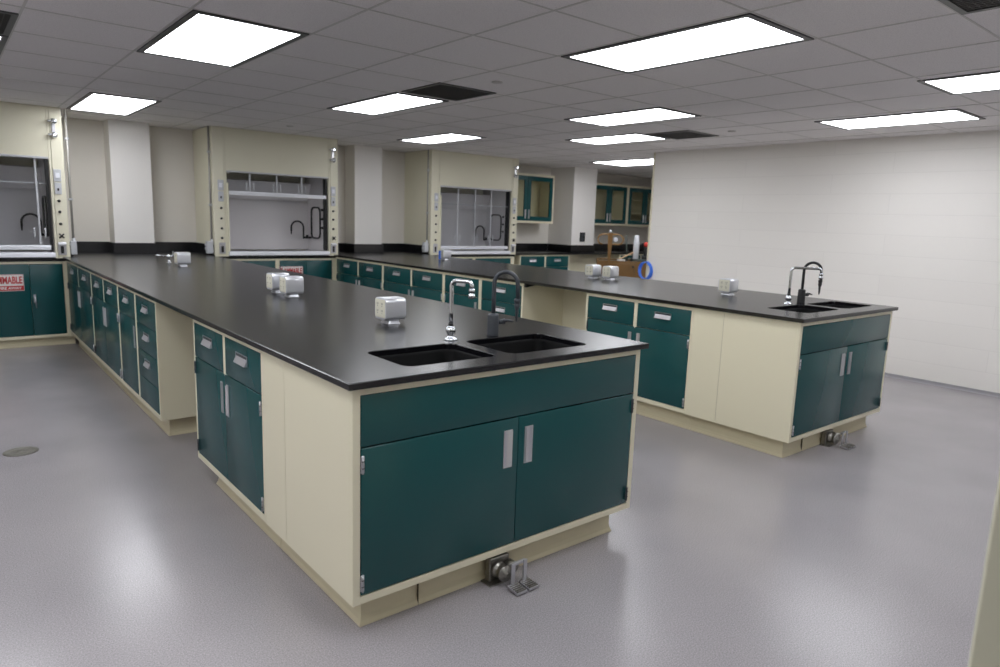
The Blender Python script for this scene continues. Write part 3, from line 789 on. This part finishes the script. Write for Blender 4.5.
# filler base at the right of hood 3
def wall_cab(x0, x1, split, label, z0=1.40, z1=2.17, shelf=True):
    yf = 6.94; D = YA - yf - .002; w = x1 - x0
    t = thing('wall_cabinet', label, 'cabinet', (x0, yf, z0), 0, 'glass-door wall cabinets in the alcove')
    h = z1 - z0; b = MB()
    b.box(0, w, .02, D, 0, .02, 'cream'); b.box(0, w, .02, D, h - .02, h, 'cream'); b.box(0, .018, .02, D, .02, h - .02, 'cream'); b.box(w - .018, w, .02, D, .02, h - .02, 'cream')
    b.box(.018, w - .018, D - .012, D, .02, h - .02, 'cream')
    b.box(0, .03, 0, .02, 0, h, 'cream', .001); b.box(w - .03, w, 0, .02, 0, h, 'cream', .001); b.box(.03, w - .03, 0, .02, 0, .035, 'cream'); b.box(.03, w - .03, 0, .02, h - .035, h, 'cream')
    b.build('carcass', t)
    if shelf:
        for z in (h / 3, 2 * h / 3): MB().box(.019, w - .019, .06, D - .013, z - .008, z + .008, 'cream').build('shelf', t)
    s = split - x0
    for a, c, side in ((.032, s - .0015, 1), (s + .0015, w - .032, -1)):
        f = MB(); q = .075; za, zb = .037, h - .037
        f.box(a, a + q, -.001, .018, za, zb, 'teal', .002); f.box(c - q, c, -.001, .018, za, zb, 'teal', .002)
        f.box(a + q - .001, c - q + .001, -.0008, .018, za, za + q, 'teal', .001); f.box(a + q - .001, c - q + .001, -.0008, .018, zb - q, zb, 'teal', .001)
        d = f.build('door', t)
        MB().box(a + q - .001, c - q + .001, .007, .011, za + q - .001, zb - q + .001, 'cabglass').build('glass_pane', d)
        link('handle', HANDLEN[side], d, ((c - .038) if side > 0 else (a + .038), -.001, .15))
wall_cab(6.215, 7.44, 6.83, 'glass-door teal wall cabinet left of the alcove column', 1.40, 2.22, False)
wall_cab(8.265, 9.40, 8.88, 'glass-door teal wall cabinet just right of the alcove column, above the golden cart', shelf=False)
wall_cab(9.41, 10.45, 9.93, 'glass-door teal wall cabinet cut off by the end of the block wall')
# outlet on the alcove column
b = MB(); b.box(7.885, 8.015, 6.690, 6.6995, 1.10, 1.265, 'black', .003); b.box(7.915, 7.985, 6.686, 6.6905, 1.115, 1.175, 'dgrey', .002); b.box(7.915, 7.985, 6.686, 6.6905, 1.19, 1.25, 'dgrey', .002)
tag(b.build('wall_outlet'), 'black wall outlet on the face of the alcove column', 'power outlet')

# ------------------------------------------------------------------ golden cart and what lies on it
KX, KY, KR = 7.75, 5.45, -PI / 4
KM = Matrix.Translation((KX, KY, 0)) @ Matrix.Rotation(KR, 4, 'Z')
def at(x, y, z): return tuple(KM @ Vector((x, y, z)))
t = thing('tool_cart', 'golden-brown cart with a tall post and looped handles in the alcove', 'cart', (KX, KY, 0), KR)
A0, A1, DP, CZ, zb = -.494, .42, .46, .852, .42
b = MB()
b.box(A0, A1, 0, .02, zb, CZ - .012, 'cartbrown', .003); b.box(A0, A1, DP - .02, DP, zb, CZ, 'cartbrown', .003)
b.box(A0, A0 + .02, .02, DP - .02, zb, CZ, 'cartbrown', .003); b.box(A1 - .02, A1, .02, DP - .02, zb, CZ, 'cartbrown', .003)
b.box(A0 + .02, A1 - .02, .02, DP - .02, zb, zb + .02, 'cartbrown')
b.box(.115, .123, -.002, .001, zb, CZ - .02, 'groove'); b.box(-.24, .11, -.006, 0, zb + .04, CZ - .05, 'cartbrown', .003)
b.build('box', t)
MB().box(A0 + .03, .02, .03, DP - .03, CZ - .06, CZ - .02, 'cartdark', .004).build('tray', t)
MB().box(.075, .105, -.014, -.004, CZ - .12, CZ - .085, 'black', .002).build('latch', t)
b = MB()
for x in (A0 + .02, A1 - .06):
    for y in (.03, DP - .07): b.box(x, x + .04, y, y + .04, .10, zb + .01, 'cartbrown', .003)
b.box(A0 + .02, A1 - .02, .03, DP - .03, .16, .19, 'cartbrown', .003); b.build('frame', t)
for x in (A0 + .05, A1 - .05):
    for y in (.06, DP - .06):
        MB().lathe([(.02, -.016), (.05, -.015), (.05, .015), (.02, .016)], (x, y, .05), 'black', 18, 'y').build('caster', t)
PX = -.305
MB().prism([(PX - .018, CZ - .08), (PX + .018, CZ - .08), (PX + .038, 1.20), (PX + .038, 1.29), (PX - .038, 1.29), (PX - .038, 1.20)], 'y', -.018, .0, 'cartbrown').build('post', t)
L_ = [(.02, 1.262), (.10, 1.268), (.165, 1.25), (.195, 1.205), (.195, 1.16), (.17, 1.118), (.12, 1.105)]
MB().tube([(PX - u, -.009, z) for u, z in L_], .011, 'brass', 10).build('loop_handle', t)
MB().tube([(PX + u * 1.08, -.009, z) for u, z in L_ + [(.02, 1.108)]], .011, 'brass', 10).build('loop_handle', t)
o = MB().lathe([(.008, 0), (.02, .008), (.026, .022), (.022, .038), (.010, .048)], (PX, -.009, 1.288), 'white', 16).build('cap', t); o['label'] = 'white ball-shaped cap'
MB().lathe([(.038, -.012), (.04, 0), (.034, .012)], (PX + .09, .0, 1.185), 'lgrey', 18, 'y').build('dial', t)
# things in the cart
b = MB(); b.box(-.13, .13, -.03, .03, -.008, .008, 'wood', .002); b.xform(Matrix.Translation(at(-.02, .18, .918)) @ Matrix.Rotation(KR, 4, 'Z') @ Matrix.Rotation(math.radians(-28), 4, 'Y'))
tag(b.build('board'), 'pale wooden board leaning out of the golden cart', 'board')
b = MB(); b.box(-.055, .055, -.05, .05, 0, .028, 'signwhite', .004); b.xform(Matrix.Translation(at(-.10, .14, CZ - .019)) @ Matrix.Rotation(KR + .3, 4, 'Z'))
tag(b.build('folded_cloth'), 'small white folded cloth in the golden cart\'s tray', 'cloth')
tag(MB().lathe([(.048, 0), (.052, .01), (.052, .28), (.046, .30), (.040, .31), (.040, .385), (.03, .39)], at(.145, .22, .872), 'lgrey', 20).build('bottle'), 'tall white-grey bottle standing in the golden cart', 'bottle')
b = MB(); b.box(.075, .385, .04, DP - .04, zb + .022, .870, 'cartdark', .01); b.xform(KM)
tag(b.build('tool_box'), 'dark green box in the golden cart, under the bottle', 'box')
tag(MB().tube([at(-.02 + .07, .36, zb + .022), at(-.02, .36, 1.25)], .012, 'cartdark', 10).build('pipe_length'), 'dark upright pipe standing in the golden cart behind the board', 'pipe')
t2 = thing('hand_tool', 'small red and black hand tool on the golden cart, against the block wall end', 'tool', at(.295, .22, .872), KR)
b = MB(); b.lathe([(.026, -.03), (.040, -.02), (.044, .02), (.042, .06), (.028, .09)], (0, 0, .24), 'toolred', 16, 'x'); b.build('motor_housing', t2)
b = MB(); b.box(-.022, .03, -.022, .022, .04, .21, 'black', .008, 2); b.box(-.05, .045, -.03, .03, 0, .05, 'black', .008, 2); b.build('grip', t2)
MB().lathe([(.03, -.07), (.036, -.03)], (0, 0, .235), 'black', 14, 'x').build('chuck', t2)
t3 = thing('cord_coil', 'blue coiled cord hung on the end of the white block wall', 'cord', (XW, 3.99, .83))
for q in range(3):
    pts = []
    for k in range(36):
        a = 2 * PI * k / 36; pts.append((-.020 - q * .015 + .006 * math.sin(a * 2 + q), .10 * math.cos(a) + q * .006, (.118 - .004 * q) * math.sin(a)))
    MB().ring(pts, .0085, 'blue').build('loop', t3)
b = MB(); b.tube([(-.004, -.03, .105), (-.075, -.03, .105), (-.08, -.03, .125)], .006, 'black', 8); b.build('hook', t3)

# ------------------------------------------------------------------ world, camera, view
w = bpy.data.worlds.new('world'); bpy.context.scene.world = w; w.use_nodes = True
w.node_tree.nodes['Background'].inputs[0].default_value = (.0, .0, .0, 1)
cam = bpy.data.cameras.new('camera'); co = bpy.data.objects.new('camera', cam); C.objects.link(co)
cx, cy, cz = -0.9726, -1.9223, 1.4434
ya, pi_, ro, f = 0.68901, -0.16532, 0.03508, 683.492
fw = Vector((math.sin(ya) * math.cos(pi_), math.cos(ya) * math.cos(pi_), math.sin(pi_)))
r = Vector((math.cos(ya), -math.sin(ya), 0)); u = r.cross(fw)
r2 = r * math.cos(ro) + u * math.sin(ro); u2 = -r * math.sin(ro) + u * math.cos(ro)
m = Matrix((r2, u2, -fw)).transposed().to_4x4(); m.translation = (cx, cy, cz)
co.matrix_world = m
cam.sensor_fit = 'HORIZONTAL'; cam.sensor_width = 36.; cam.lens = 36. * f / 1000.; cam.clip_start = .02; cam.clip_end = 60
cam.dof.use_dof = True; cam.dof.focus_distance = 3.2; cam.dof.aperture_fstop = 3.2
sc = bpy.context.scene; sc.camera = co
sc.view_settings.view_transform = 'Standard'; sc.view_settings.look = 'None'; sc.view_settings.gamma = 1; sc.view_settings.use_curve_mapping = False
sc.view_settings.exposure = .17
sc.cycles.use_denoising = True
